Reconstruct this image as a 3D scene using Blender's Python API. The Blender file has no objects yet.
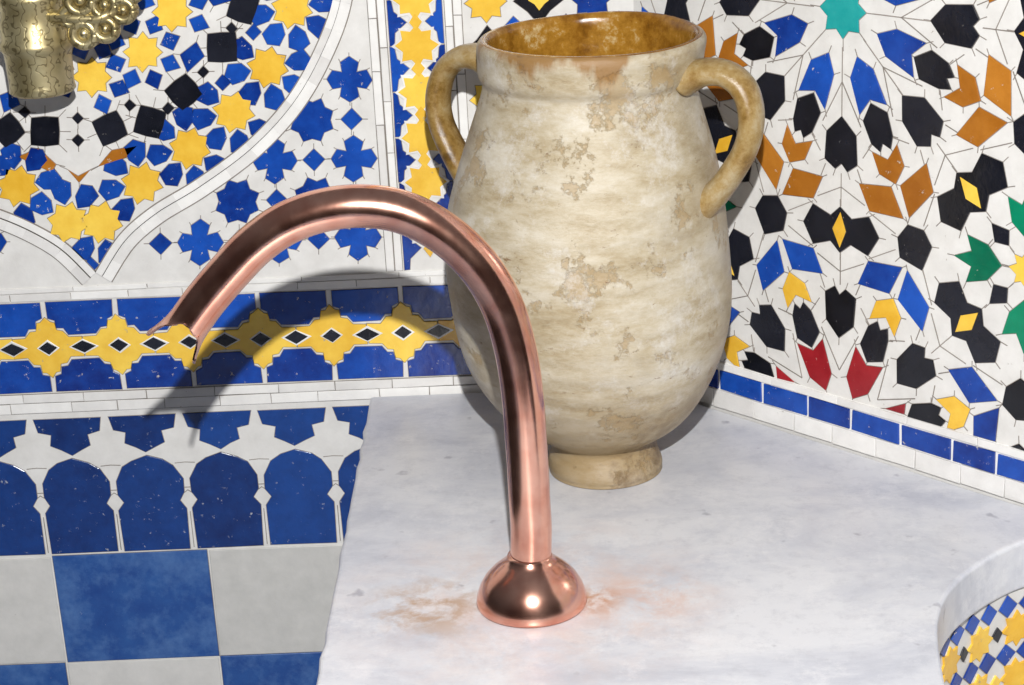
import bpy, bmesh, math, random
from mathutils import Vector, Matrix, noise
random.seed(7)
sc=bpy.context.scene
sc.view_settings.view_transform='Standard'
# ---------------------------------------------------------------- camera / survey station
F=2000.0
C=Vector((0,-2.1,0.82))
p=math.radians(20); yw=math.radians(1.1); rl=0.05
fw=Vector((-math.sin(yw)*math.cos(p),math.cos(yw)*math.cos(p),-math.sin(p)))
r0=fw.cross(Vector((0,0,1))).normalized(); u0=r0.cross(fw).normalized()
R=(r0*math.cos(rl)-u0*math.sin(rl)); U=(u0*math.cos(rl)+r0*math.sin(rl))
def ray(x,y): return fw*F+R*(x-512)-U*(y-342.5)
def hit(x,y,P,N):
    d=ray(x,y); return C+d*((P-C).dot(N)/d.dot(N))
Z=Vector((0,0,1)); Y=Vector((0,1,0)); O=Vector((0,0,0))
def Bw(x,y):
    q=hit(x,y,O,Y); return (q.x,q.z)
def Sl(x,y,z=0): return hit(x,y,Vector((0,0,z)),Z)
a=Sl(1024,503); b=Sl(700,401)
t=a.y/(a.y-b.y); corner=a+(b-a)*t; dr=(a-b).normalized(); nr=Vector((dr.y,-dr.x,0))
if nr.dot(C-corner)<0: nr=-nr
def Rw(x,y):
    q=hit(x,y,corner,nr); return ((q-corner).dot(dr),q.z)
cam=bpy.data.cameras.new('camera'); co=bpy.data.objects.new('camera',cam); sc.collection.objects.link(co)
cam.lens=F/1024*36; cam.sensor_width=36; cam.clip_start=0.05
m=Matrix((R,U,-fw)).transposed().to_4x4(); m.translation=C; co.matrix_world=m; sc.camera=co

# ---------------------------------------------------------------- materials
def lin(c): return tuple(((v/255)/12.92 if v/255<=0.04045 else ((v/255+0.055)/1.055)**2.4) for v in c)+(1,)
def newmat(n):
    m=bpy.data.materials.new(n); m.use_nodes=True; nt=m.node_tree; b=nt.nodes['Principled BSDF']; return m,nt,b
def N(nt,t,**k):
    n=nt.nodes.new(t)
    for a,v in k.items():
        if a in n.inputs: n.inputs[a].default_value=v
        else: setattr(n,a,v)
    return n
def ramp(nt,src,stops):
    r=nt.nodes.new('ShaderNodeValToRGB'); nt.links.new(src,r.inputs[0])
    e=r.color_ramp.elements
    while len(e)<len(stops): e.new(0.5)
    for i,(q,c) in enumerate(stops): e[i].position=q; e[i].color=c if len(c)==4 else tuple(c)+(1,)
    return r.outputs[0]
def mix(nt,f,a,b,mode='MIX'):
    n=nt.nodes.new('ShaderNodeMix'); n.data_type='RGBA'; n.blend_type=mode
    for s,v in ((n.inputs[0],f),(n.inputs[6],a),(n.inputs[7],b)):
        if isinstance(v,bpy.types.NodeSocket): nt.links.new(v,s)
        else: s.default_value=v
    return n.outputs[2]
def tilemat(name,dark,light,chip=0.62,rough=0.2,chipcol=(205,198,186),var=.55,nsc=35.0,wear=None):
    m,nt,b=newmat(name)
    tc=N(nt,'ShaderNodeTexCoord'); geo=N(nt,'ShaderNodeNewGeometry')
    n1=N(nt,'ShaderNodeTexNoise',Scale=nsc,Detail=6.0,Roughness=.65); nt.links.new(tc.outputs['Object'],n1.inputs['Vector'])
    ad=N(nt,'ShaderNodeMath',operation='MULTIPLY_ADD'); nt.links.new(geo.outputs['Random Per Island'],ad.inputs[0]); ad.inputs[1].default_value=var
    sb=N(nt,'ShaderNodeMath',operation='SUBTRACT'); nt.links.new(n1.outputs[0],sb.inputs[0]); sb.inputs[1].default_value=var/2
    nt.links.new(sb.outputs[0],ad.inputs[2])
    base=ramp(nt,ad.outputs[0],[(0.15,lin(dark)),(0.85,lin(light))])
    if wear:
        n3=N(nt,'ShaderNodeTexNoise',Scale=18.0,Detail=9.0,Roughness=.75); nt.links.new(tc.outputs['Object'],n3.inputs['Vector'])
        base=mix(nt,ramp(nt,n3.outputs[0],[(.46,(0,0,0)),(.70,(.6,.6,.6))]),base,lin(wear))
    n2=N(nt,'ShaderNodeTexNoise',Scale=110.0,Detail=7.0,Roughness=0.75); nt.links.new(tc.outputs['Object'],n2.inputs['Vector'])
    ch=ramp(nt,n2.outputs[0],[(chip,(0,0,0)),(chip+0.03,(1,1,1))])
    col=mix(nt,ch,base,lin(chipcol)); nt.links.new(col,b.inputs['Base Color'])
    b.inputs['Roughness'].default_value=rough
    bp=N(nt,'ShaderNodeBump',Strength=0.35,Distance=0.002); nt.links.new(n1.outputs[0],bp.inputs['Height'])
    b2=N(nt,'ShaderNodeBump',Strength=0.4,Distance=0.0008); b2.invert=True; nt.links.new(ch,b2.inputs['Height']); nt.links.new(bp.outputs[0],b2.inputs['Normal']); nt.links.new(b2.outputs[0],b.inputs['Normal'])
    return m
MATS=[tilemat('white_glazed_zellige',(210,208,204),(238,237,234),.67,.28,(160,150,136)),
 tilemat('blue_glaze',(6,38,118),(26,84,184),0.63),
 tilemat('yellow_glaze',(224,170,46),(250,212,88),0.64,.2,(190,170,130)),
 tilemat('black_glaze',(8,10,17),(34,36,46),0.66,.18,(150,144,136)),
 tilemat('orange_glaze',(150,88,20),(188,122,44),0.64),
 tilemat('green_glaze',(0,100,72),(6,135,98),0.65),
 tilemat('red_glaze',(125,14,26),(168,40,48),0.65),
 tilemat('navy_glaze',(6,36,94),(20,66,140),0.63,.2,(170,175,185)),
 tilemat('pale_tile',(194,193,189),(220,218,214),0.69,.3,(150,146,140)),
 tilemat('grout_seam',(120,113,106),(152,145,138),0.8,0.8),
 tilemat('turquoise_glaze',(20,150,150),(60,180,175),0.68),
 tilemat('white_plain',(216,214,211),(242,241,238),0.68,.28,(165,156,144)),
 tilemat('washed_blue_glaze',(24,64,134),(50,98,164),0.69,.3,(190,190,190),.3,25.0,(100,138,188)),
]
WH,BL,YE,BK,OR,GR,RE,NV,PA,SE,TQ,WP,WB=range(13)
WHITE=(WH,WP,SE,PA)

# ---------------------------------------------------------------- tile builder
def offset(pts,d):
    n=len(pts); ins=[]
    for i in range(n):
        a=Vector(pts[i-1]);q=Vector(pts[i]);c=Vector(pts[(i+1)%n])
        e1=(q-a);e2=(c-q)
        if e1.length<1e-7 or e2.length<1e-7: ins.append(tuple(q)); continue
        e1.normalize();e2.normalize()
        n1=Vector((-e1.y,e1.x));n2=Vector((-e2.y,e2.x)); bs=n1+n2
        if bs.length<1e-3: bs=n1
        bs.normalize(); k=d/max(0.5,bs.dot(n1)); ins.append(tuple(q+bs*k))
    return ins
class Wall:
    def __init__(s,name,M): s.name=name; s.M=M; s.bm=bmesh.new()
    def tile(s,pts,mat,h=0.0012,cham=0.0005,jit=0.0006,seam=0):
        pts=[(u+random.uniform(-jit,jit),v+random.uniform(-jit,jit)) for u,v in pts]
        ar=sum(pts[i][0]*pts[(i+1)%len(pts)][1]-pts[(i+1)%len(pts)][0]*pts[i][1] for i in range(len(pts)))
        if ar<0: pts=pts[::-1]
        n=len(pts); ins=offset(pts,cham)
        lo=[s.bm.verts.new(s.M(u,v,-0.001)) for u,v in pts]
        mi=[s.bm.verts.new(s.M(u,v,h-cham*0.6)) for u,v in pts]
        hi=[s.bm.verts.new(s.M(u,v,h)) for u,v in ins]
        f=s.bm.faces.new(hi); f.material_index=mat
        for i in range(n):
            j=(i+1)%n
            for A,B in ((lo,mi),(mi,hi)):
                g=s.bm.faces.new((A[i],A[j],B[j],B[i])); g.material_index=mat
        if mat not in WHITE and h<.002:
            f=s.bm.faces.new([s.bm.verts.new(s.M(u,v,.0003)) for u,v in offset(pts,-.0007)]); f.material_index=SE
        if seam:
            cx=sum(q[0] for q in pts)/n; cy=sum(q[1] for q in pts)/n
            for i,q in enumerate(pts):
                a_=Vector(pts[i-1]);b_=Vector(q);c_=Vector(pts[(i+1)%n])
                cr=(b_-a_).x*(c_-b_).y-(b_-a_).y*(c_-b_).x
                if cr<=0: continue
                d=Vector((q[0]-cx,q[1]-cy)).normalized()
                s.ribbon([tuple(b_),tuple(b_+d*seam)],.0009,SE,.00035)
    def ribbon(s,pts,w,mat,h,cham=.0002):
        P=[Vector(q) for q in pts]
        L=[];Rr=[]
        for i,q in enumerate(P):
            d=(P[min(i+1,len(P)-1)]-P[max(i-1,0)]).normalized(); nn=Vector((-d.y,d.x))*w/2
            L.append(q+nn);Rr.append(q-nn)
        s.tile([tuple(v) for v in L+Rr[::-1]],mat,h,cham if mat!=SE else .00002,0)
    def finish(s,parent=None):
        s.bm.normal_update()
        bmesh.ops.triangulate(s.bm,faces=[f for f in s.bm.faces if len(f.verts)>4],ngon_method='EAR_CLIP')
        me=bpy.data.meshes.new(s.name); s.bm.to_mesh(me); s.bm.free()
        for q in MATS: me.materials.append(q)
        o=bpy.data.objects.new(s.name,me); sc.collection.objects.link(o); return o
def star(n,r1,r2,cx,cy,rot=0,sx=1,sy=1):
    return [(cx+sx*(r1 if i%2==0 else r2)*math.cos(rot+math.pi*i/n),cy+sy*(r1 if i%2==0 else r2)*math.sin(rot+math.pi*i/n)) for i in range(2*n)]
def smooth(pts,k=8):
    out=[]
    n=len(pts)
    for i in range(n-1):
        p0=Vector(pts[max(i-1,0)]);p1=Vector(pts[i]);p2=Vector(pts[i+1]);p3=Vector(pts[min(i+2,n-1)])
        for j in range(k):
            t=j/k
            out.append(0.5*((2*p1)+(p2-p0)*t+(2*p0-5*p1+4*p2-p3)*t*t+(3*p1-p0-3*p2+p3)*t**3))
    out.append(Vector(pts[-1])); return out

# ---------------------------------------------------------------- back wall
FL=-0.80
wb=Wall('wall_back',lambda u,v,h:Vector((u,-h,v)))
def slabpoly(w,us,vs,thick,mat):
    vs_=[]
    for h in (0,-thick):
        for u,v in ((us[0],vs[0]),(us[1],vs[0]),(us[1],vs[1]),(us[0],vs[1])):
            vs_.append(w.bm.verts.new(w.M(u,v,h)))
    q=vs_
    for idx in ((0,1,2,3),(7,6,5,4),(0,4,5,1),(1,5,6,2),(2,6,7,3),(3,7,4,0)):
        f=w.bm.faces.new([q[i] for i in idx]); f.material_index=mat
slabpoly(wb,(-1.4,corner.x),(FL,1.1),0.1,WH)
def bp(l): return [Bw(x,y) for x,y in l]
def T(l,m,h=0.0012,seam=0): wb.tile(bp(l),m,h,seam=seam)
mm=0.00112
x0,zc=Bw(48,343); x1,_=Bw(403,331); per=(x1-x0)/5
zt=Bw(200,295)[1]; zb=Bw(200,386)[1]; zc=(zt+zb)/2; hh=(zt-zb)/2
xr=corner.x
u=x0-14*per
while u<xr-0.02:
    for sgn in (1,-1):
        q=[(-.46,hh-.001),(.46,hh-.001),(.46,.035),(.37,.032),(.35,.023),(.26,.0225),(.19,.015),(-.19,.015),(-.26,.0225),(-.35,.023),(-.37,.032),(-.46,.035)]
        wb.tile([(u+per/2+a*per,zc+sgn*b_) for a,b_ in q],BL)
    y_=[(0,.036),(.07,.030),(.125,.029),(.15,.020),(.235,.019),(.31,.0115),(.5,.0115)]
    full=y_+[(a,-b_) for a,b_ in y_[::-1]]+[(-a,-b_) for a,b_ in y_[1:]]+[(-a,b_) for a,b_ in y_[::-1][:-1]]
    wb.tile([(u+a*per*.985,zc+b_) for a,b_ in full],YE,0.0016)
    for c in (0,.5):
        s_=per*(0.17 if c else .13)
        for sc2,mt,h in ((1.25,WP,0.0021),(1,BK,0.0026)):
            wb.tile([(u+c*per-s_*sc2,zc),(u+c*per,zc-.0075*sc2),(u+c*per+s_*sc2,zc),(u+c*per,zc+.0075*sc2)],mt,h)
    u+=per
def hstrip(za,zb_,x0_,x1_,L,mat=WP,h=0.002):
    x=x0_
    wb.tile([(x0_,za+.0008),(x1_,za+.0008),(x1_,zb_-.0008),(x0_,zb_-.0008)],SE,.0005,.0001,0)
    while x<x1_:
        l=L*random.uniform(.8,1.2); xe=min(x+l,x1_)
        if xe-x>0.004: wb.tile([(x+.0004,za),(xe-.0004,za),(xe-.0004,zb_),(x+.0004,zb_)],mat,h,.0005,.0003)
        x=xe
hstrip(zb-.0015,zb-.0115,-1.3,xr,.07)
hstrip(zb-.0125,zb-.024,-1.3,xr,.06)
hstrip(zt+.0015,zt+.010,-1.3,xr,.07)
hstrip(zt+.011,zt+.0165,-1.3,xr,.09)
# lower band of navy arches
zt2=Bw(180,413)[1]; zb2=Bw(180,549)[1]; H=zt2-zb2
ua,_=Bw(78,500); ub,_=Bw(300,500); pe=(ub-ua)/3
u=ua-12*pe
while u<ua+12*pe:
    if u+pe/2>xr: break
    a=.46*pe
    arch=[(-a*.98,0),(a*.98,0),(a*1.0,H*.30),(a*.82,H*.36),(a*.98,H*.42),(a*.98,H*.52),(a*.74,H*.62),(a*.45,H*.665),(0,H*.70),(-a*.45,H*.665),(-a*.74,H*.62),(-a*.98,H*.52),(-a*.98,H*.42),(-a*.82,H*.36),(-a,H*.30)]
    wb.tile([(u+x,zb2+.001+z) for x,z in arch],NV)
    top=[(-a*.98,H*.995),(a*.98,H*.995),(a*.88,H*.90),(a*.52,H*.88),(a*.58,H*.80),(a*.3,H*.77),(0,H*.73),(-a*.3,H*.77),(-a*.58,H*.80),(-a*.52,H*.88),(-a*.88,H*.90)]
    wb.tile([(u+x,zb2+z) for x,z in top],NV)
    c=u+pe/2
    for sg in (-1,1):
        wb.ribbon([(c+sg*.0115,zb2+H*.64),(c,zb2+H*.645)],.0008,SE,.0004)
        wb.ribbon([(c+sg*.0045,zb2+H*.42),(c,zb2+H*.44)],.0008,SE,.0004)
    wb.ribbon([(c-.006,zb2+H*.46),(c+.006,zb2+H*.46)],.0009,SE,.0004)
    wb.ribbon([(c,zb2+H*.28),(c,zb2+.002)],.0009,SE,.0004)
    u+=pe
ca=Bw(52,556); cb=Bw(208,550); cw=cb[0]-ca[0]; rh=Bw(130,554)[1]-Bw(140,660)[1]
for r in range(6):
    for c in range(-9,5):
        xx=ca[0]+c*cw; zz=zb2-.003-r*rh
        if xx+cw>xr or zz-rh<FL: continue
        wb.tile([(xx+.001,zz),(xx+cw-.001,zz),(xx+cw-.001,zz-rh+.002),(xx+.001,zz-rh+.002)],WB if (r+c)%2==0 else PA,.0018,.0008,.001)

outR=smooth([(338,-60),(333,0),(314,52),(286,100),(246,143),(196,180),(152,207),(120,235),(96,272)])
outL=smooth([(96,272),(66,243),(30,222),(-10,206),(-60,190)])
inR=smooth([(262,-60),(256,0),(238,45),(208,88),(168,124),(122,152),(84,186)])
inL=smooth([(84,186),(56,166),(20,152),(-30,142),(-60,138)])
band=[tuple(v) for v in outR]+[tuple(v) for v in outL[1:]]+[tuple(v) for v in (inR+inL[1:])[::-1]]
stars=[(297,-38),(292,8),(268,67),(234,112),(190,148),(142,183),(102,222),(68,222),(18,186),(-32,172)]
for i,(x,y) in enumerate(stars):
    T(star(8,21,15.5,x,y,0.2),YE,.0019)
def off(c,d):
    o=[]
    for i,q in enumerate(c):
        e=(c[min(i+1,len(c)-1)]-c[max(i-1,0)]).normalized(); o.append(q+Vector((-e.y,e.x))*d)
    return o
def inpoly(x,y,P):
    c=False;n=len(P)
    for i in range(n):
        x1,y1=P[i];x2,y2=P[i-1]
        if (y1>y)!=(y2>y) and x<(x2-x1)*(y-y1)/(y2-y1)+x1: c=not c
    return c
done=[]
def free(cx,cy,d):
    if any((cx-a)**2+(cy-b_)**2<d*d for a,b_ in done): return False
    done.append((cx,cy)); return True
for i,(x,y) in enumerate(stars):
    for k in range(8):
        an=0.2+math.pi/8+k*math.pi/4
        cx=x+30.5*math.cos(an); cy=y+30.5*math.sin(an)
        if not inpoly(cx,cy,band): continue
        if any((cx-a)**2+(cy-b_)**2<25**2 for j,(a,b_) in enumerate(stars) if j!=i): continue
        if not free(cx,cy,17): continue
        loc=[(-13,0),(-5,-8.5),(8,-10.5),(13.5,0),(8,10.5),(-5,8.5)]
        T([(cx+a*math.cos(an)-b_*math.sin(an),cy+a*math.sin(an)+b_*math.cos(an)) for a,b_ in loc],BL,.0012+.0001*k)
for crv,sg in ((outR,1),(outL,1),(inR,-1),(inL,-1)):
    for dd in (8,14):
        o=off(crv,sg*dd)
        for i in range(1,len(o)):
            x,y=o[i]
            if all((x-a)**2+(y-b_)**2>26**2 for a,b_ in stars) and free(x,y,17.5):
                T([(x-8,y),(x,y-8),(x+8,y),(x,y+8)],BL,.0011)
for crv,sg in ((outR,-1),(outL,-1)):
    for d,w in ((3.5,7),(13,10)):
        o=off(crv,sg*d)
        wb.ribbon(bp([tuple(q) for q in o]),(w+2.2)*mm,SE,.0014)
        for i in range(0,len(o)-1,4):
            seg=o[i:i+5]
            if len(seg)>1: wb.ribbon(bp([tuple(q) for q in seg]),w*mm,WP,.0022+.00005*(i//4%2))
def hexa(x,y,s,rot=0): return star(4,s,s*.76,x,y,rot)
blacks=((8,130,18),(45,131,19),(110,128,19),(150,122,19),(184,92,19),(222,47,20),(243,8,18))
for x,y,s in blacks:
    T(hexa(x,y,s,math.radians(x)),BK,.0018,seam=.012); done.append((x,y))
for x,y in ((203,72),(130,105),(78,118),(168,108),(232,28),(25,112),(78,140)):
    T([(x-6,y),(x,y-6),(x+6,y),(x,y+6)],BK,.0018,seam=.006); done.append((x,y))
for l in ([(18,156),(38,148),(56,164),(52,172)],[(98,166),(112,150),(138,145),(126,158)],[(68,170),(78,176),(90,170),(79,182)]): T(l,OR,.0017,seam=.01)
for x,y in ((143,52),(172,12),(92,77),(128,-20)):
    T(star(8,20,14.5,x,y),YE,.0019)
    for k in range(8):
        an=math.pi/8+k*math.pi/4; cx=x+29*math.cos(an); cy=y+29*math.sin(an)
        if not free(cx,cy,15.5): continue
        loc=[(-10,0),(0,-9.5),(11,0),(0,9.5)]
        T([(cx+a*math.cos(an)-b_*math.sin(an),cy+a*math.sin(an)+b_*math.cos(an)) for a,b_ in loc],BL,.0012+.0001*k)
for l in ([(196,25),(212,12),(222,22),(205,38)],[(205,-5),(222,-12),(232,0),(214,6)],[(180,55),(196,42),(204,56),(188,72)],[(50,100),(64,92),(72,104),(58,112)],[(0,95),(14,90),(20,104),(4,112)]):
    if free(sum(q[0] for q in l)/4,sum(q[1] for q in l)/4,15): T(l,BL,seam=.008)
outer=[tuple(q) for q in off(outR,-20)]
regR=outer+[(96,288),(392,288),(370,-60)]
outerL=[tuple(q) for q in off(outL,-20)]
regL=outerL+[(-60,290),(90,290)]
def cross(x,y,r=23,w=7.5):
    return [(x+a,y+b_) for a,b_ in [(-w,-w),(-w-2,-r+6),(0,-r),(w+2,-r+6),(w,-w),(r-6,-w-2),(r,0),(r-6,w+2),(w,w),(w+2,r-6),(0,r),(-w-2,r-6),(-w,w),(-r+6,w+2),(-r,0),(-r+6,-w-2)]]
for i in range(-6,3):
    for j in range(-3,4):
        for dx,dy,kind in ((0,0,'s'),(40,40,'c'),(0,40,'q'),(40,0,'q')):
            x=312+79*i+dx*.99+ (120+79*j+dy-120)*.055; y=120+79*j+dy*.99-(79*i+dx)*.03
            for reg,mx in ((regR,False),(regL,True)):
                X=184-x if mx else x
                if inpoly(X,y,reg) and inpoly(X+(9 if not mx else -9),y+9,reg) and inpoly(X,y+12,reg) and inpoly(X+14,y-4,reg) and inpoly(X-8,y-8,reg):
                    if kind=='s': T(star(8,23,18,X,y,math.pi/8),BL,seam=.006)
                    elif kind=='c': T(cross(X,y),BL,seam=.004)
                    else: T([(X-11,y),(X,y-11),(X+11,y),(X,y+11)],BL,seam=.006)
v0=(Bw(386,0)[0]+Bw(404,280)[0])/2; v1=(Bw(443,0)[0]+Bw(459,280)[0])/2
vm=(v0+v1)/2; z=zt+.018; hp=.050; hw=(v1-v0)/2
while z<1.0:
    for s_ in (1,-1):
        wb.tile([(vm+s_*(hw-.001),z+.001),(vm+s_*(hw-.001),z+hp-.001),(vm+s_*.024,z+hp-.001),(vm+s_*.022,z+hp*.72),(vm+s_*.010,z+hp*.5),(vm+s_*.022,z+hp*.28),(vm+s_*.024,z+.001)],BL)
    for sc2,mt,h in ((1.15,WP,.0016),(.98,YE,.0022)):
        wb.tile(star(8,.0235*sc2,.0165*sc2,vm,z+hp,0),mt,h)
        wb.tile([(vm-.0075*sc2,z+hp/2),(vm,z+hp/2-.010*sc2),(vm+.0075*sc2,z+hp/2),(vm,z+hp/2+.010*sc2)],mt,h+.0002)
    z+=hp
def vstrip(xa,xb):
    z=zt+.018
    wb.tile([(xa-.0008,z),(xb+.0008,z),(xb+.0008,1.0),(xa-.0008,1.0)],SE,.0005,.0001,0)
    while z<1.0:
        l=.07*random.uniform(.8,1.2); wb.tile([(xa,z+.0005),(xb,z+.0005),(xb,z+l-.0005),(xa,z+l-.0005)],WP,.002,.0005,.0003); z+=l
vstrip(v0-.009,v0-.0015); vstrip(v0-.019,v0-.0105); vstrip(v1+.0015,v1+.009); vstrip(v1+.0105,v1+.019)
px=v1+.045
z=zt+.05
row=0
while z<1.0:
    for c in range(4):
        X=px+c*.056
        if X+.03>xr: continue
        kind=(row+c)%2
        if kind==0:
            wb.tile(star(4,.027,.017,X,z),BK); wb.tile(star(4,.011,.007,X,z),YE,.002)
        else:
            wb.tile(star(8,.022,.016,X,z),BL if c>1 else YE)
        wb.tile([(X+.028-.010,z+.026),(X+.028,z+.016),(X+.028+.010,z+.026),(X+.028,z+.036)],BL)
    z+=.052; row+=1
wb.finish()

# ---------------------------------------------------------------- right wall : lattice of eight-fold rosettes
wr=Wall('wall_right',lambda u,v,h:corner+dr*u+nr*h+Z*v)
slabpoly(wr,(0,1.5),(FL,1.1),0.1,WH)
A=Rw(843,10); Bc=Rw(1027,272); mid=Rw(843,230)
RV=(A[1]-mid[1]); RU=(Bc[0]-A[0])
placed=[]
def clipv(pts,vmin):
    out=[]
    for i in range(len(pts)):
        a_,b_=pts[i-1],pts[i]
        ia,ib=a_[1]>=vmin,b_[1]>=vmin
        if ia!=ib:
            t_=(vmin-a_[1])/(b_[1]-a_[1]); out.append((a_[0]+(b_[0]-a_[0])*t_,vmin))
        if ib: out.append(b_)
    return out
def clipu(pts,umin): 
    return [(b_,a_) for a_,b_ in clipv([(y_,x_) for x_,y_ in pts],umin)]
def tr(cx,cy,ang,loc):
    ca_,sa_=math.cos(ang),math.sin(ang)
    return [(cx+(r*ca_-t_*sa_)*RU/220,cy+(r*sa_+t_*ca_)*RV/220) for r,t_ in loc]
def piece(cx,cy,ang,loc,mat,h=.0014,seam=.008,uniq=True,grow=1.05):
    mr=sum(q[0] for q in loc)/len(loc); mt_=sum(q[1] for q in loc)/len(loc)
    pts=tr(cx,cy,ang,[(mr+(r-mr)*grow,mt_+(t_-mt_)*grow) for r,t_ in loc])
    mx_=sum(q[0] for q in pts)/len(pts); my_=sum(q[1] for q in pts)/len(pts)
    if uniq:
        for a_,b_ in placed:
            if abs(a_-mx_)<.022 and abs(b_-my_)<.022: return
        placed.append((mx_,my_))
    pts=clipu(clipv(pts,.0545),.002)
    if len(pts)<3 or max(q[0] for q in pts)>1.48 or max(q[1] for q in pts)>1.08: return
    ar=abs(sum(pts[i][0]*pts[(i+1)%len(pts)][1]-pts[(i+1)%len(pts)][0]*pts[i][1] for i in range(len(pts))))/2
    if ar<2.5e-5: return
    cl=[]
    for q in pts:
        if not cl or (Vector(q)-Vector(cl[-1])).length>.002: cl.append(q)
    if len(cl)<3: return
    wr.tile(cl,mat,h,.0005,.0009,seam)
def line(cx,cy,ang,p1,p2):
    l=tr(cx,cy,ang,[p1,p2])
    if min(q[1] for q in l)<.056 or min(q[0] for q in l)<.003 or max(q[0] for q in l)>1.48 or max(q[1] for q in l)>1.08: return
    wr.ribbon(l,.0010,SE,.0005)
kite=[(48,0),(64,14),(99,17),(89,0),(99,-17),(64,-14)]
blk1=[(95,0),(108,15),(130,13),(141,6),(134,0),(141,-6),(130,-13),(108,-15)]
blk2=[(106,0),(122,17),(150,19),(158,7),(151,0),(158,-7),(150,-19),(122,-17)]
chev=[(140,16),(152,0),(140,-16),(161,-15),(174,0),(161,15)]
kiL=[(178,7),(166,42),(192,40),(209,5)]
loz=[(198,0),(207,13),(201,34),(220,45),(239,34),(233,13),(242,0),(233,-13),(239,-34),(220,-45),(201,-34),(207,-13)]
yl=[(203,0),(220,8),(237,0),(220,-8)]
blk3=[(217,0),(226,16),(244,20),(262,0),(244,-20),(226,-16)]
grn=[(30,0),(44,17),(66,22),(62,8),(80,0),(62,-8),(66,-22),(44,-17)]
for i in range(-1,4):
    for j in range(-2,3):
        cx=A[0]+2*RU*i; cy=A[1]-2*RV*j
        typ=(i+j)%2
        kc,tc_,cc,ctr_=(BL,OR,OR,TQ) if typ==0 else (RE,BL,YE,TQ)
        piece(cx,cy,0,star(8,27,20,0,0),ctr_,seam=.012)
        for k in range(8):
            an=math.radians(22.5+45*k)
            piece(cx,cy,an,kite,kc); piece(cx,cy,an,blk1,BK,seam=.006)
            piece(cx,cy,an,chev,cc,uniq=False,seam=.006)
            for s_ in (1,-1): piece(cx,cy,an,[(r,t_*s_) for r,t_ in kiL],tc_,uniq=False,seam=.006)
            piece(cx,cy,an,blk3,BK)
            a2=math.radians(45*k)
            piece(cx,cy,a2,blk2,BK); 
            n0=len(placed); piece(cx,cy,a2,loz,BK)
            if len(placed)>n0: piece(cx,cy,a2,yl,YE,.0024,0,False)
            line(cx,cy,a2,(36,0),(104,0)); line(cx,cy,a2,(162,0),(196,0))
            for s_ in (1,-1):
                line(cx,cy,a2,(70,0),(112,s_*24)); line(cx,cy,a2,(155,s_*20),(184,s_*33)); line(cx,cy,a2,(176,0),(190,s_*30))
                line(cx,cy,an,(132,s_*14),(142,s_*30)); line(cx,cy,an,(195,s_*42),(222,s_*18))
        bx=cx+RU; by=cy-RV
        for k in range(4): piece(bx,by,math.radians(90*k),grn,GR)
        piece(bx,by,0,star(8,18,12,0,0),YE)
        for k in range(4): piece(bx,by,math.radians(45+90*k),[(30,0),(40,10),(55,0),(40,-10)],BK)
def rstrip(za,zb_,L,g,mat,h):
    x=.003
    while x<1.48:
        l=L*random.uniform(.9,1.1); wr.tile([(x+g,za),(x+l-g,za),(x+l-g,zb_),(x+g,zb_)],mat,h); x+=l
wr.tile([(.001,0),(1.49,0),(1.49,.054),(.001,.054)],WP,.001,.0001,0)
rstrip(.001,.021,.052,.0005,WP,.0035)
rstrip(.0225,.044,.056,.0018,BL,.003)
rstrip(.0455,.0535,.09,.0004,WP,.003)
wr.finish()

# ---------------------------------------------------------------- floor
def boxobj(name,lo,hi,mat):
    me=bpy.data.meshes.new(name); bm=bmesh.new(); bmesh.ops.create_cube(bm,size=1)
    for v in bm.verts: v.co=Vector([lo[i]+(v.co[i]+.5)*(hi[i]-lo[i]) for i in range(3)])
    bm.to_mesh(me); bm.free(); me.materials.append(mat); o=bpy.data.objects.new(name,me); sc.collection.objects.link(o); return o
fm,nt,b=newmat('floor_tiles'); tc=N(nt,'ShaderNodeTexCoord'); ck=N(nt,'ShaderNodeTexChecker',Scale=6.0); nt.links.new(tc.outputs['Object'],ck.inputs[0])
ck.inputs[1].default_value=lin((205,205,200)); ck.inputs[2].default_value=lin((40,80,140)); nt.links.new(ck.outputs[0],b.inputs[0]); b.inputs['Roughness'].default_value=.35
boxobj('floor',(-1.4,-3.0,FL-.05),(2.2,0.0,FL),fm)

# ---------------------------------------------------------------- marble slab
mb,nt,b=newmat('veined_marble'); tc=N(nt,'ShaderNodeTexCoord')
mp=N(nt,'ShaderNodeMapping'); mp.inputs['Rotation'].default_value=(0,0,.6); mp.inputs['Scale'].default_value=(1,1.5,1); nt.links.new(tc.outputs['Object'],mp.inputs[0])
n1=N(nt,'ShaderNodeTexNoise',Scale=6.0,Detail=10.0,Roughness=.7,Distortion=.4); nt.links.new(mp.outputs[0],n1.inputs['Vector'])
base_=ramp(nt,n1.outputs[0],[(.32,lin((184,187,197))),(.45,lin((203,205,212))),(.58,lin((217,218,222)))])
n2=N(nt,'ShaderNodeTexNoise',Scale=45.0,Detail=8.0,Roughness=.78); nt.links.new(tc.outputs['Object'],n2.inputs['Vector'])
base_=mix(nt,ramp(nt,n2.outputs[0],[(.50,(0,0,0)),(.70,(.5,.5,.5))]),base_,lin((178,179,187)))
n3=N(nt,'ShaderNodeTexNoise',Scale=30.0,Detail=3.0); nt.links.new(tc.outputs['Object'],n3.inputs['Vector'])
base_=mix(nt,ramp(nt,n3.outputs[0],[(.68,(0,0,0)),(.74,(.6,.6,.6))]),base_,lin((136,136,148)))
nw=N(nt,'ShaderNodeTexNoise',Scale=14.0,Detail=9.0,Roughness=.8); mpw=N(nt,'ShaderNodeMapping'); mpw.inputs['Location'].default_value=(4,2,1); nt.links.new(tc.outputs['Object'],mpw.inputs[0]); nt.links.new(mpw.outputs[0],nw.inputs['Vector'])
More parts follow.
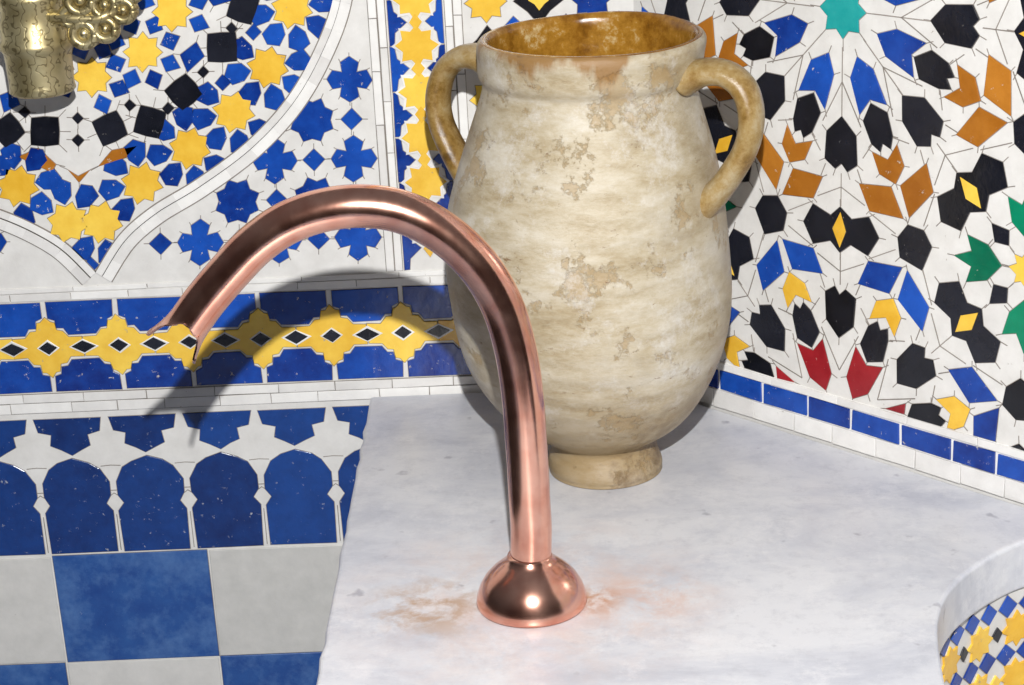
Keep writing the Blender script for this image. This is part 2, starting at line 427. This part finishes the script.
base_=mix(nt,ramp(nt,nw.outputs[0],[(.52,(0,0,0)),(.64,(.6,.6,.6))]),base_,lin((228,228,231)))
pb=Sl(532,603)
def stain(ctr,rad,lo_,hi_,col,amt,cur,sc_=28.0):
    vm_=N(nt,'ShaderNodeVectorMath',operation='DISTANCE'); nt.links.new(tc.outputs['Object'],vm_.inputs[0]); vm_.inputs[1].default_value=ctr
    g=ramp(nt,vm_.outputs['Value'],[(rad*.3,(1,1,1)),(rad,(0,0,0))])
    nn=N(nt,'ShaderNodeTexNoise',Scale=sc_,Detail=8.0,Roughness=.7,Distortion=.3); nt.links.new(tc.outputs['Object'],nn.inputs['Vector'])
    q=ramp(nt,nn.outputs[0],[(lo_,(0,0,0)),(hi_,(amt,amt,amt))])
    f=mix(nt,1.0,g,q,'MULTIPLY'); return mix(nt,f,cur,lin(col))
base_=stain(pb,.20,.42,.66,(212,186,174),.6,base_,16.0)
base_=stain(Sl(430,608),.07,.46,.60,(176,142,110),.8,base_,26.0)
base_=stain(Sl(640,600),.08,.45,.62,(206,170,154),.65,base_,24.0)
base_=stain(Sl(592,600),.035,.42,.56,(184,128,88),.8,base_,40.0)
nt.links.new(base_,b.inputs[0]); b.inputs['Roughness'].default_value=.33
bpn=N(nt,'ShaderNodeBump',Strength=.15,Distance=.002); nt.links.new(n2.outputs[0],bpn.inputs['Height']); nt.links.new(bpn.outputs[0],b.inputs['Normal'])
bl_=Sl(370,397); fl_=Sl(315,685); dl=(fl_-bl_).normalized()
bl_=bl_-dl*((bl_.y+.003)/dl.y)
YF=-1.0
fl2=bl_+dl*((YF-bl_.y)/dl.y)
curve=[Sl(x,y) for x,y in ((1060,532),(1024,541),(990,557),(962,577),(946,596),(939,615),(938,635),(941,660),(947,690),(958,725))]
curve=smooth([tuple(q) for q in curve],5)
last=curve[-1]
wc=corner+nr*.005
s1=(curve[0]-wc).dot(dr); wallpt=wc+dr*s1
crn=Vector((wc.x-dr.x*((wc.y+.003)/dr.y) ,-.004,0)) 
ledge=[]
for k in range(1,40):
    q=bl_.lerp(fl2,k/40); ledge.append(q+Vector((noise.noise(Vector((k*.9,1,2)))*.0022,0,0)))
outline=[Vector((bl_.x,-.004,0))]+ledge+[fl2,Vector((last.x+.05,YF,0)),Vector((last.x+.03,last.y-.08,0))]+curve[::-1]+[wallpt+dr*.02, crn]
def prism(name,pts,z0,z1,mat,bev=.004):
    bm=bmesh.new(); vs=[bm.verts.new((q.x,q.y,z1)) for q in pts]; f=bm.faces.new(vs); f.normal_update()
    if f.normal.z<0: f.normal_flip()
    r=bmesh.ops.extrude_face_region(bm,geom=[f]); 
    for g in r['geom']:
        if isinstance(g,bmesh.types.BMVert): g.co.z=z0
    bmesh.ops.recalc_face_normals(bm,faces=bm.faces)
    me=bpy.data.meshes.new(name); bm.to_mesh(me); bm.free(); me.materials.append(mat)
    o=bpy.data.objects.new(name,me); sc.collection.objects.link(o)
    if bev:
        md=o.modifiers.new('bevel','BEVEL'); md.width=bev; md.segments=3; md.limit_method='ANGLE'; md.angle_limit=math.radians(50)
    return o
prism('marble_countertop',outline,-.05,0,mb)
ctr=Vector((.1,-.5,0))
pl=[]
for q in outline:
    d=(ctr-q); d.z=0; pl.append(q+d.normalized()*.012)
plinth=prism('tiled_plinth',pl,FL+.001,-.052,MATS[WH],0)
cv=[]
for q in curve: d=(ctr-q); cv.append(Vector((q.x,q.y,0))+d.normalized()*.012)
ln=[0]
for i in range(1,len(cv)): ln.append(ln[-1]+(cv[i]-cv[i-1]).length)
def Mc(u,v,h):
    u=max(0,min(ln[-1]-1e-5,u))
    i=max(j for j in range(len(ln)-1) if ln[j]<=u); t=(u-ln[i])/(ln[i+1]-ln[i]); q=cv[i].lerp(cv[i+1],t)
    d=(cv[i+1]-cv[i]).normalized(); nn=Vector((d.y,-d.x,0))
    if nn.dot(q-ctr)<0: nn=-nn
    return Vector((q.x,q.y,v))+nn*h
wp_=Wall('mosaic',Mc)
u=.03
while u<ln[-1]-.03:
    for r in range(8):
        z=-.09-r*.05
        wp_.tile(star(8,.019,.013,u,z),YE,.002)
        wp_.tile([(u+.025-.007,z),(u+.025,z-.008),(u+.025+.007,z),(u+.025,z+.008)],YE if r%2 else BK,.002)
        for a,b2 in ((.0125,.025),(-.0125,.025)):
            wp_.tile([(u+a-.0115,z+b2),(u+a,z+b2-.0115),(u+a+.0115,z+b2),(u+a,z+b2+.0115)],BL,.0015)
    u+=.05
mo=wp_.finish(); mo.parent=plinth

# ---------------------------------------------------------------- ceramic jar
KR=.965; KZ=.985
jm,nt,b=newmat('weathered_cream_glaze'); tc=N(nt,'ShaderNodeTexCoord')
mp=N(nt,'ShaderNodeMapping'); mp.inputs['Scale'].default_value=(1,1,2.6); nt.links.new(tc.outputs['Object'],mp.inputs[0])
a1=N(nt,'ShaderNodeTexNoise',Scale=9.0,Detail=10.0,Roughness=.75); nt.links.new(mp.outputs[0],a1.inputs['Vector'])
c_=ramp(nt,a1.outputs[0],[(.30,lin((138,120,90))),(.42,lin((166,151,122))),(.52,lin((184,173,150))),(.66,lin((202,195,180)))])
def mask(scale,lo_,hi_,amt,loc=(0,0,0),src=None,rough=.72,dist=0.0):
    mp4=N(nt,'ShaderNodeMapping'); mp4.inputs['Location'].default_value=loc; nt.links.new((src or tc.outputs['Object']),mp4.inputs[0])
    a=N(nt,'ShaderNodeTexNoise',Scale=scale,Detail=10.0,Roughness=rough,Distortion=dist); nt.links.new(mp4.outputs[0],a.inputs['Vector'])
    return ramp(nt,a.outputs[0],[(lo_,(0,0,0)),(hi_,(amt,amt,amt))])
pat=mask(17.0,.57,.60,.6,(0,0,0))
c_=mix(nt,mask(7.0,.50,.66,.6,(7,4,2)),c_,lin((174,166,150)))
c_=mix(nt,pat,c_,lin((158,132,90)))
c_=mix(nt,mask(40.0,.61,.65,.75,(1,1,1),mp.outputs[0],.8),c_,lin((112,82,50)))
wht=mask(13.0,.52,.66,.7,(3,1,2),None,.82)
c_=mix(nt,wht,c_,lin((212,210,206)))
sx=N(nt,'ShaderNodeSeparateXYZ'); nt.links.new(tc.outputs['Object'],sx.inputs[0])
ft=ramp(nt,sx.outputs[2],[(.03,(.7,.7,.7)),(.14,(0,0,0))]); c_=mix(nt,ft,c_,lin((148,122,80)))
c_=mix(nt,mix(nt,1.0,ramp(nt,sx.outputs[2],[(.03,(1,1,1)),(.16,(0,0,0))]),mask(16.0,.48,.6,.8,(5,5,5)),'MULTIPLY'),c_,lin((110,88,58)))
nz=N(nt,'ShaderNodeTexNoise',Scale=12.0,Detail=7.0,Roughness=.6); mpz=N(nt,'ShaderNodeMapping'); mpz.inputs['Scale'].default_value=(1,1,.3); nt.links.new(tc.outputs['Object'],mpz.inputs[0]); nt.links.new(mpz.outputs[0],nz.inputs['Vector'])
ad=N(nt,'ShaderNodeMath',operation='MULTIPLY_ADD'); nt.links.new(nz.outputs[0],ad.inputs[0]); ad.inputs[1].default_value=.18; nt.links.new(sx.outputs[2],ad.inputs[2])
top=ramp(nt,ad.outputs[0],[(.522,(0,0,0)),(.535,(.85,.85,.85))])
c_=mix(nt,top,c_,lin((138,98,42)))
nt.links.new(c_,b.inputs[0])
rr_=ramp(nt,a1.outputs[0],[(.3,(.28,.28,.28)),(.7,(.6,.6,.6))]); nt.links.new(rr_,b.inputs['Roughness'])
b.inputs['Specular IOR Level'].default_value=.45
bpn=N(nt,'ShaderNodeBump',Strength=.55,Distance=.004); nt.links.new(a1.outputs[0],bpn.inputs['Height'])
wv=N(nt,'ShaderNodeTexWave',Scale=14.0,Distortion=1.5,Detail=2.0,bands_direction='Z'); nt.links.new(tc.outputs['Object'],wv.inputs['Vector'])
bp3=N(nt,'ShaderNodeBump',Strength=.25,Distance=.002); nt.links.new(wv.outputs['Fac'],bp3.inputs['Height']); nt.links.new(bpn.outputs[0],bp3.inputs['Normal'])
bp2=N(nt,'ShaderNodeBump',Strength=.6,Distance=.0015); nt.links.new(pat,bp2.inputs['Height']); bp2.invert=True; nt.links.new(bp3.outputs[0],bp2.inputs['Normal']); nt.links.new(bp2.outputs[0],b.inputs['Normal'])
am,nt,b=newmat('amber_glaze'); tc=N(nt,'ShaderNodeTexCoord')
a1=N(nt,'ShaderNodeTexNoise',Scale=20.0,Detail=9.0,Roughness=.75); nt.links.new(tc.outputs['Object'],a1.inputs['Vector'])
nt.links.new(ramp(nt,a1.outputs[0],[(.32,lin((68,40,10))),(.45,lin((124,82,22))),(.57,lin((158,114,42))),(.68,lin((204,186,142)))]),b.inputs[0]); b.inputs['Roughness'].default_value=.12
bpn=N(nt,'ShaderNodeBump',Strength=.3,Distance=.003); nt.links.new(a1.outputs[0],bpn.inputs['Height']); nt.links.new(bpn.outputs[0],b.inputs['Normal'])
hm,nt,b=newmat('ochre_handle_glaze'); tc=N(nt,'ShaderNodeTexCoord')
a1=N(nt,'ShaderNodeTexNoise',Scale=24.0,Detail=9.0,Roughness=.75); nt.links.new(tc.outputs['Object'],a1.inputs['Vector'])
nt.links.new(ramp(nt,a1.outputs[0],[(.32,lin((84,60,24))),(.42,lin((132,102,50))),(.52,lin((156,132,86))),(.62,lin((172,156,124))),(.74,lin((206,198,180)))]),b.inputs[0]); b.inputs['Roughness'].default_value=.28
bpn=N(nt,'ShaderNodeBump',Strength=.4,Distance=.003); nt.links.new(a1.outputs[0],bpn.inputs['Height']); nt.links.new(bpn.outputs[0],b.inputs['Normal'])
jb=Sl(606,467)
prof=[(0,0),(54,0),(59,3),(60,9),(58,17),(55,26),(53,32),(55,37),(61,41),(76,50),(93,63),(109,82),(122,104),(132,128),(139,155),(143,185),(144.5,215),(143,245),(139,275),(133,305),(126,335),(118,362),(111,384),(107,398),(106,408),(109,414),(111,420),(112,432),(113,444),(111,450),(106,452),(102,449),(100,442),(99,425),(97,405),(101,385),(112,355),(122,320),(132,270),(134,215),(128,150),(108,95),(70,55),(0,40)]
prof=[(r*KR,z*KZ) for r,z in prof]
def lathe(bm,prof,seg,K,mi=lambda i:0):
    rings=[]
    for r,z in prof:
        if r==0: rings.append([bm.verts.new((0,0,z*K))])
        else: rings.append([bm.verts.new((r*K*math.cos(2*math.pi*i/seg),r*K*math.sin(2*math.pi*i/seg),z*K)) for i in range(seg)])
    for a in range(len(rings)-1):
        A,B=rings[a],rings[a+1]
        for i in range(seg):
            j=(i+1)%seg
            if len(A)==1 and len(B)==1: continue
            if len(A)==1: f=bm.faces.new((A[0],B[j],B[i]))
            elif len(B)==1: f=bm.faces.new((A[i],A[j],B[0]))
            else: f=bm.faces.new((A[i],A[j],B[j],B[i]))
            f.material_index=mi(a); f.smooth=True
def sweep(bm,path,wfun,seg,mat,side,closed_ends=True):
    P=[Vector(q) for q in path]; rings=[]
    for i,q in enumerate(P):
        tg=(P[min(i+1,len(P)-1)]-P[max(i-1,0)]).normalized(); nn=tg.cross(side).normalized()
        w,t_=wfun(i/(len(P)-1))
        rings.append([bm.verts.new(q+side*w*math.cos(2*math.pi*k/seg)+nn*t_*math.sin(2*math.pi*k/seg)) for k in range(seg)])
    for a in range(len(rings)-1):
        for i in range(seg):
            j=(i+1)%seg; f=bm.faces.new((rings[a][i],rings[a][j],rings[a+1][j],rings[a+1][i])); f.material_index=mat; f.smooth=True
    if closed_ends:
        for r in (rings[0],rings[-1]): f=bm.faces.new(r); f.material_index=mat
    return rings
bm=bmesh.new()
dp=[tuple(q) for q in smooth([(r,z) for r,z in prof],3)]; dp=[(max(r,0),z) for r,z in dp]; dp[0]=(0,0); dp[-1]=(0,40*KZ)
lathe(bm,dp,96,.001,lambda i: 1 if i>=29*3+1 else 0)
for v in bm.verts:
    n_=noise.noise(Vector((v.co.x*7,v.co.y*7,v.co.z*9))); rr=Vector((v.co.x,v.co.y,0))
    if v.co.z>.02: v.co+=rr*n_*.03; v.co.z+=n_*.003
for ang in (-28,152):
    A_=math.radians(ang); d=Vector((math.cos(A_),math.sin(A_),0)); sd=Vector((-math.sin(A_),math.cos(A_),0))
    hp_=smooth([(98,414),(118,422),(140,421),(158,407),(166,382),(163,355),(151,330),(136,308),(118,290)],6)
    sweep(bm,[d*(q[0]*.001)+Z*(q[1]*.001*KZ) for q in hp_],lambda t:((.0165+.009*abs(2*t-1)**3),(.0115+.005*abs(2*t-1)**4)),20,2,sd)
for v in bm.verts:
    v.co.x-=.011*math.sin(math.pi*min(1,max(0,v.co.z/.44)))
bmesh.ops.recalc_face_normals(bm,faces=bm.faces)
me=bpy.data.meshes.new('ceramic_jar'); bm.to_mesh(me); bm.free()
for q in (jm,am,hm): me.materials.append(q)
jar=bpy.data.objects.new('ceramic_jar',me); sc.collection.objects.link(jar); jar.location=jb

# ---------------------------------------------------------------- copper faucet
cm,nt,b=newmat('polished_copper'); tc=N(nt,'ShaderNodeTexCoord')
a1=N(nt,'ShaderNodeTexNoise',Scale=40.0,Detail=6.0); nt.links.new(tc.outputs['Object'],a1.inputs['Vector'])
nt.links.new(ramp(nt,a1.outputs[0],[(.35,lin((224,158,136))),(.6,lin((242,186,164)))]),b.inputs[0])
b.inputs['Metallic'].default_value=1
nt.links.new(ramp(nt,a1.outputs[0],[(.35,(.16,.16,.16)),(.7,(.22,.22,.22))]),b.inputs['Roughness'])
a2=N(nt,'ShaderNodeTexNoise',Scale=9.0,Detail=2.0); nt.links.new(tc.outputs['Object'],a2.inputs['Vector'])
bpn=N(nt,'ShaderNodeBump',Strength=.05,Distance=.003); nt.links.new(a2.outputs[0],bpn.inputs['Height']); nt.links.new(bpn.outputs[0],b.inputs['Normal'])
bm=bmesh.new()
s=.89
lathe(bm,[(0,0.5),(50,0.5),(54,1),(55,4),(54,10),(51,19),(46,28),(39,36),(32,42),(27,46),(24,49),(22.5,52),(21.5,54),(18,54.5)],64,.001*s)
cl=[(531.2,528),(529.5,500),(528,470),(526,440),(523,400),(516,352),(502,305),(477,264),(442,232),(402,212),(360,206),(320,211),(285,224),(255,245),(230,271),(207,298),(191,320)]
cl=[tuple(hit(x,y,Vector((0,pb.y,0)),Y)-pb) for x,y in cl]
cl=smooth([(0,0,.02),(.0008,0,.042)]+cl,6)
sd=Vector((0,1,0)); Rp=.0180
def rad(t): return (Rp,Rp) if t<.93 else (Rp*(1+.06*(t-.93)/.07),Rp)
rg=sweep(bm,cl,rad,40,0,sd,False)
tg=(cl[-1]-cl[-2]).normalized(); cen=cl[-1]; nn=tg.cross(sd).normalized()
prev=rg[-1]; seg=40; STEP=5
offs=[]
for k in range(seg):
    sn=math.sin(2*math.pi*k/seg); offs.append(.032*abs(sn)**2.4+.002*math.sin(5*k))
outer_=[prev]
for st in range(1,STEP+1):
    ring=[]
    for k in range(seg):
        t_=st/STEP
        base0=rg[-1][k].co; rel=base0-cen
        ring.append(bm.verts.new(base0+tg*offs[k]*t_+nn*(math.copysign(1,rel.dot(nn))*.006*t_*t_*abs(rel.dot(nn))/Rp)))
    for i in range(seg):
        j=(i+1)%seg; f=bm.faces.new((outer_[-1][i],outer_[-1][j],ring[j],ring[i])); f.smooth=True
    outer_.append(ring)
inn=[]
allr=rg[-8:]+outer_[1:]
cens=[sum((v.co for v in r),Vector())/seg for r in allr]
for r,c0 in zip(allr,cens):
    inn.append([bm.verts.new(v.co+((cens[7] + (v.co-cens[7]).dot(tg)*tg if r in outer_[1:] else c0)-v.co)*.09) for v in r])
for a in range(len(inn)-1):
    for i in range(seg):
        j=(i+1)%seg; f=bm.faces.new((inn[a][j],inn[a][i],inn[a+1][i],inn[a+1][j])); f.smooth=True
for i in range(seg):
    j=(i+1)%seg; bm.faces.new((allr[-1][i],allr[-1][j],inn[-1][j],inn[-1][i]))
me=bpy.data.meshes.new('copper_faucet'); bm.to_mesh(me); bm.free(); me.materials.append(cm)
fo=bpy.data.objects.new('copper_faucet',me); sc.collection.objects.link(fo); fo.location=pb

# ---------------------------------------------------------------- brass tap
bmz,nt,b=newmat('engraved_brass'); tc=N(nt,'ShaderNodeTexCoord')
a1=N(nt,'ShaderNodeTexWave',Scale=30.0,Distortion=9.0,Detail=1.0); a1.inputs['Detail Scale'].default_value=3.5; nt.links.new(tc.outputs['Object'],a1.inputs['Vector'])
a2=N(nt,'ShaderNodeTexNoise',Scale=30.0,Detail=5.0); nt.links.new(tc.outputs['Object'],a2.inputs['Vector'])
c_=ramp(nt,a2.outputs[0],[(.3,lin((158,142,98))),(.65,lin((206,194,152)))])
g=ramp(nt,a1.outputs['Fac'],[(.04,(.6,.6,.6)),(.16,(0,0,0))])
nt.links.new(mix(nt,g,c_,lin((84,70,38))),b.inputs[0]); b.inputs['Metallic'].default_value=.8; b.inputs['Roughness'].default_value=.38
bpn=N(nt,'ShaderNodeBump',Strength=.2,Distance=.001); nt.links.new(g,bpn.inputs['Height']); bpn.invert=True; nt.links.new(bpn.outputs[0],b.inputs['Normal'])
yd=-.085
tb=hit(43,92,Vector((0,yd,0)),Y)
bm=bmesh.new()
spout=[(22,4),(26,0),(31,0),(34,3),(33,9),(33,12),(34,40),(35,44),(38,48),(38,54),(35,58),(35,75),(32,90),(36,96),(36,102),(28,108),(24,125),(30,131),(30,138),(20,146),(0,150)]
lathe(bm,[(0,30)]+[(20,30)]+spout,48,.001)
def lathe_y(bm,prof,seg,off_):
    rings=[]
    for r,y in prof: rings.append([bm.verts.new(off_+Vector((r*math.cos(2*math.pi*i/seg),y,r*math.sin(2*math.pi*i/seg)))) for i in range(seg)])
    for a in range(len(rings)-1):
        for i in range(seg):
            j=(i+1)%seg; f=bm.faces.new((rings[a][i],rings[a][j],rings[a+1][j],rings[a+1][i])); f.smooth=True
    for r in (rings[0],rings[-1]): bm.faces.new(r)
lathe_y(bm,[(.018,0),(.018,.045),(.026,.05),(.026,.058),(.02,.062),(.034,.068),(.038,.076),(.038,.0835)],40,Vector((0,0,.1)))
def torus(bm,c,Rr,r,ax,ay,a0=0,a1=2*math.pi,n=30):
    P=[c+ax*Rr*math.cos(a0+(a1-a0)*i/n)+ay*Rr*math.sin(a0+(a1-a0)*i/n) for i in range(n+1)]
    sweep(bm,P,lambda t:(r*1.3,r),10,0,ax.cross(ay).normalized())
X=Vector((1,0,0)); kx=Vector((.054,-.02,.078))
sweep(bm,[Vector((.02,-.02,.08)),Vector((.045,-.02,.078)),Vector((.07,-.02,.076)),Vector((.092,-.02,.085))],lambda t:(.008,.007),12,0,Vector((0,1,0)))
for dx,dz,R_,r_ in ((0.0,.018,.012,.006),(0.0,-.016,.011,.006),(.024,.012,.011,.0055),(.022,-.012,.010,.0055),(.042,0.006,.010,.0055),(-.012,.002,.008,.005),(.03,.034,.010,.005),(.052,.026,.010,.005),(.066,.044,.009,.005)):
    torus(bm,kx+X*dx+Z*dz,R_,r_,X,Z)
    bmesh.ops.create_uvsphere(bm,u_segments=12,v_segments=8,radius=r_*1.1,matrix=Matrix.Translation(kx+X*dx+Z*dz))
bmesh.ops.recalc_face_normals(bm,faces=bm.faces)
for f in bm.faces: f.smooth=True
me=bpy.data.meshes.new('brass_wall_tap'); bm.to_mesh(me); bm.free(); me.materials.append(bmz)
to=bpy.data.objects.new('brass_wall_tap',me); sc.collection.objects.link(to); to.location=tb

# ---------------------------------------------------------------- light
fl=bpy.data.lights.new('camera_flash','POINT'); fl.energy=196; fl.shadow_soft_size=.012; fl.color=(1,.99,.975)
fo2=bpy.data.objects.new('camera_flash',fl); sc.collection.objects.link(fo2); fo2.location=C+U*.27+R*.01
w=bpy.data.worlds.new('world'); sc.world=w; w.use_nodes=True; nt=w.node_tree; bg=nt.nodes['Background']
tc=N(nt,'ShaderNodeTexCoord'); sx=N(nt,'ShaderNodeSeparateXYZ'); nt.links.new(tc.outputs['Generated'],sx.inputs[0])
nt.links.new(ramp(nt,sx.outputs[2],[(0.0,(.08,.07,.07)),(.2,(.12,.12,.13)),(.85,(.55,.57,.62))]),bg.inputs[0]); bg.inputs[1].default_value=.28
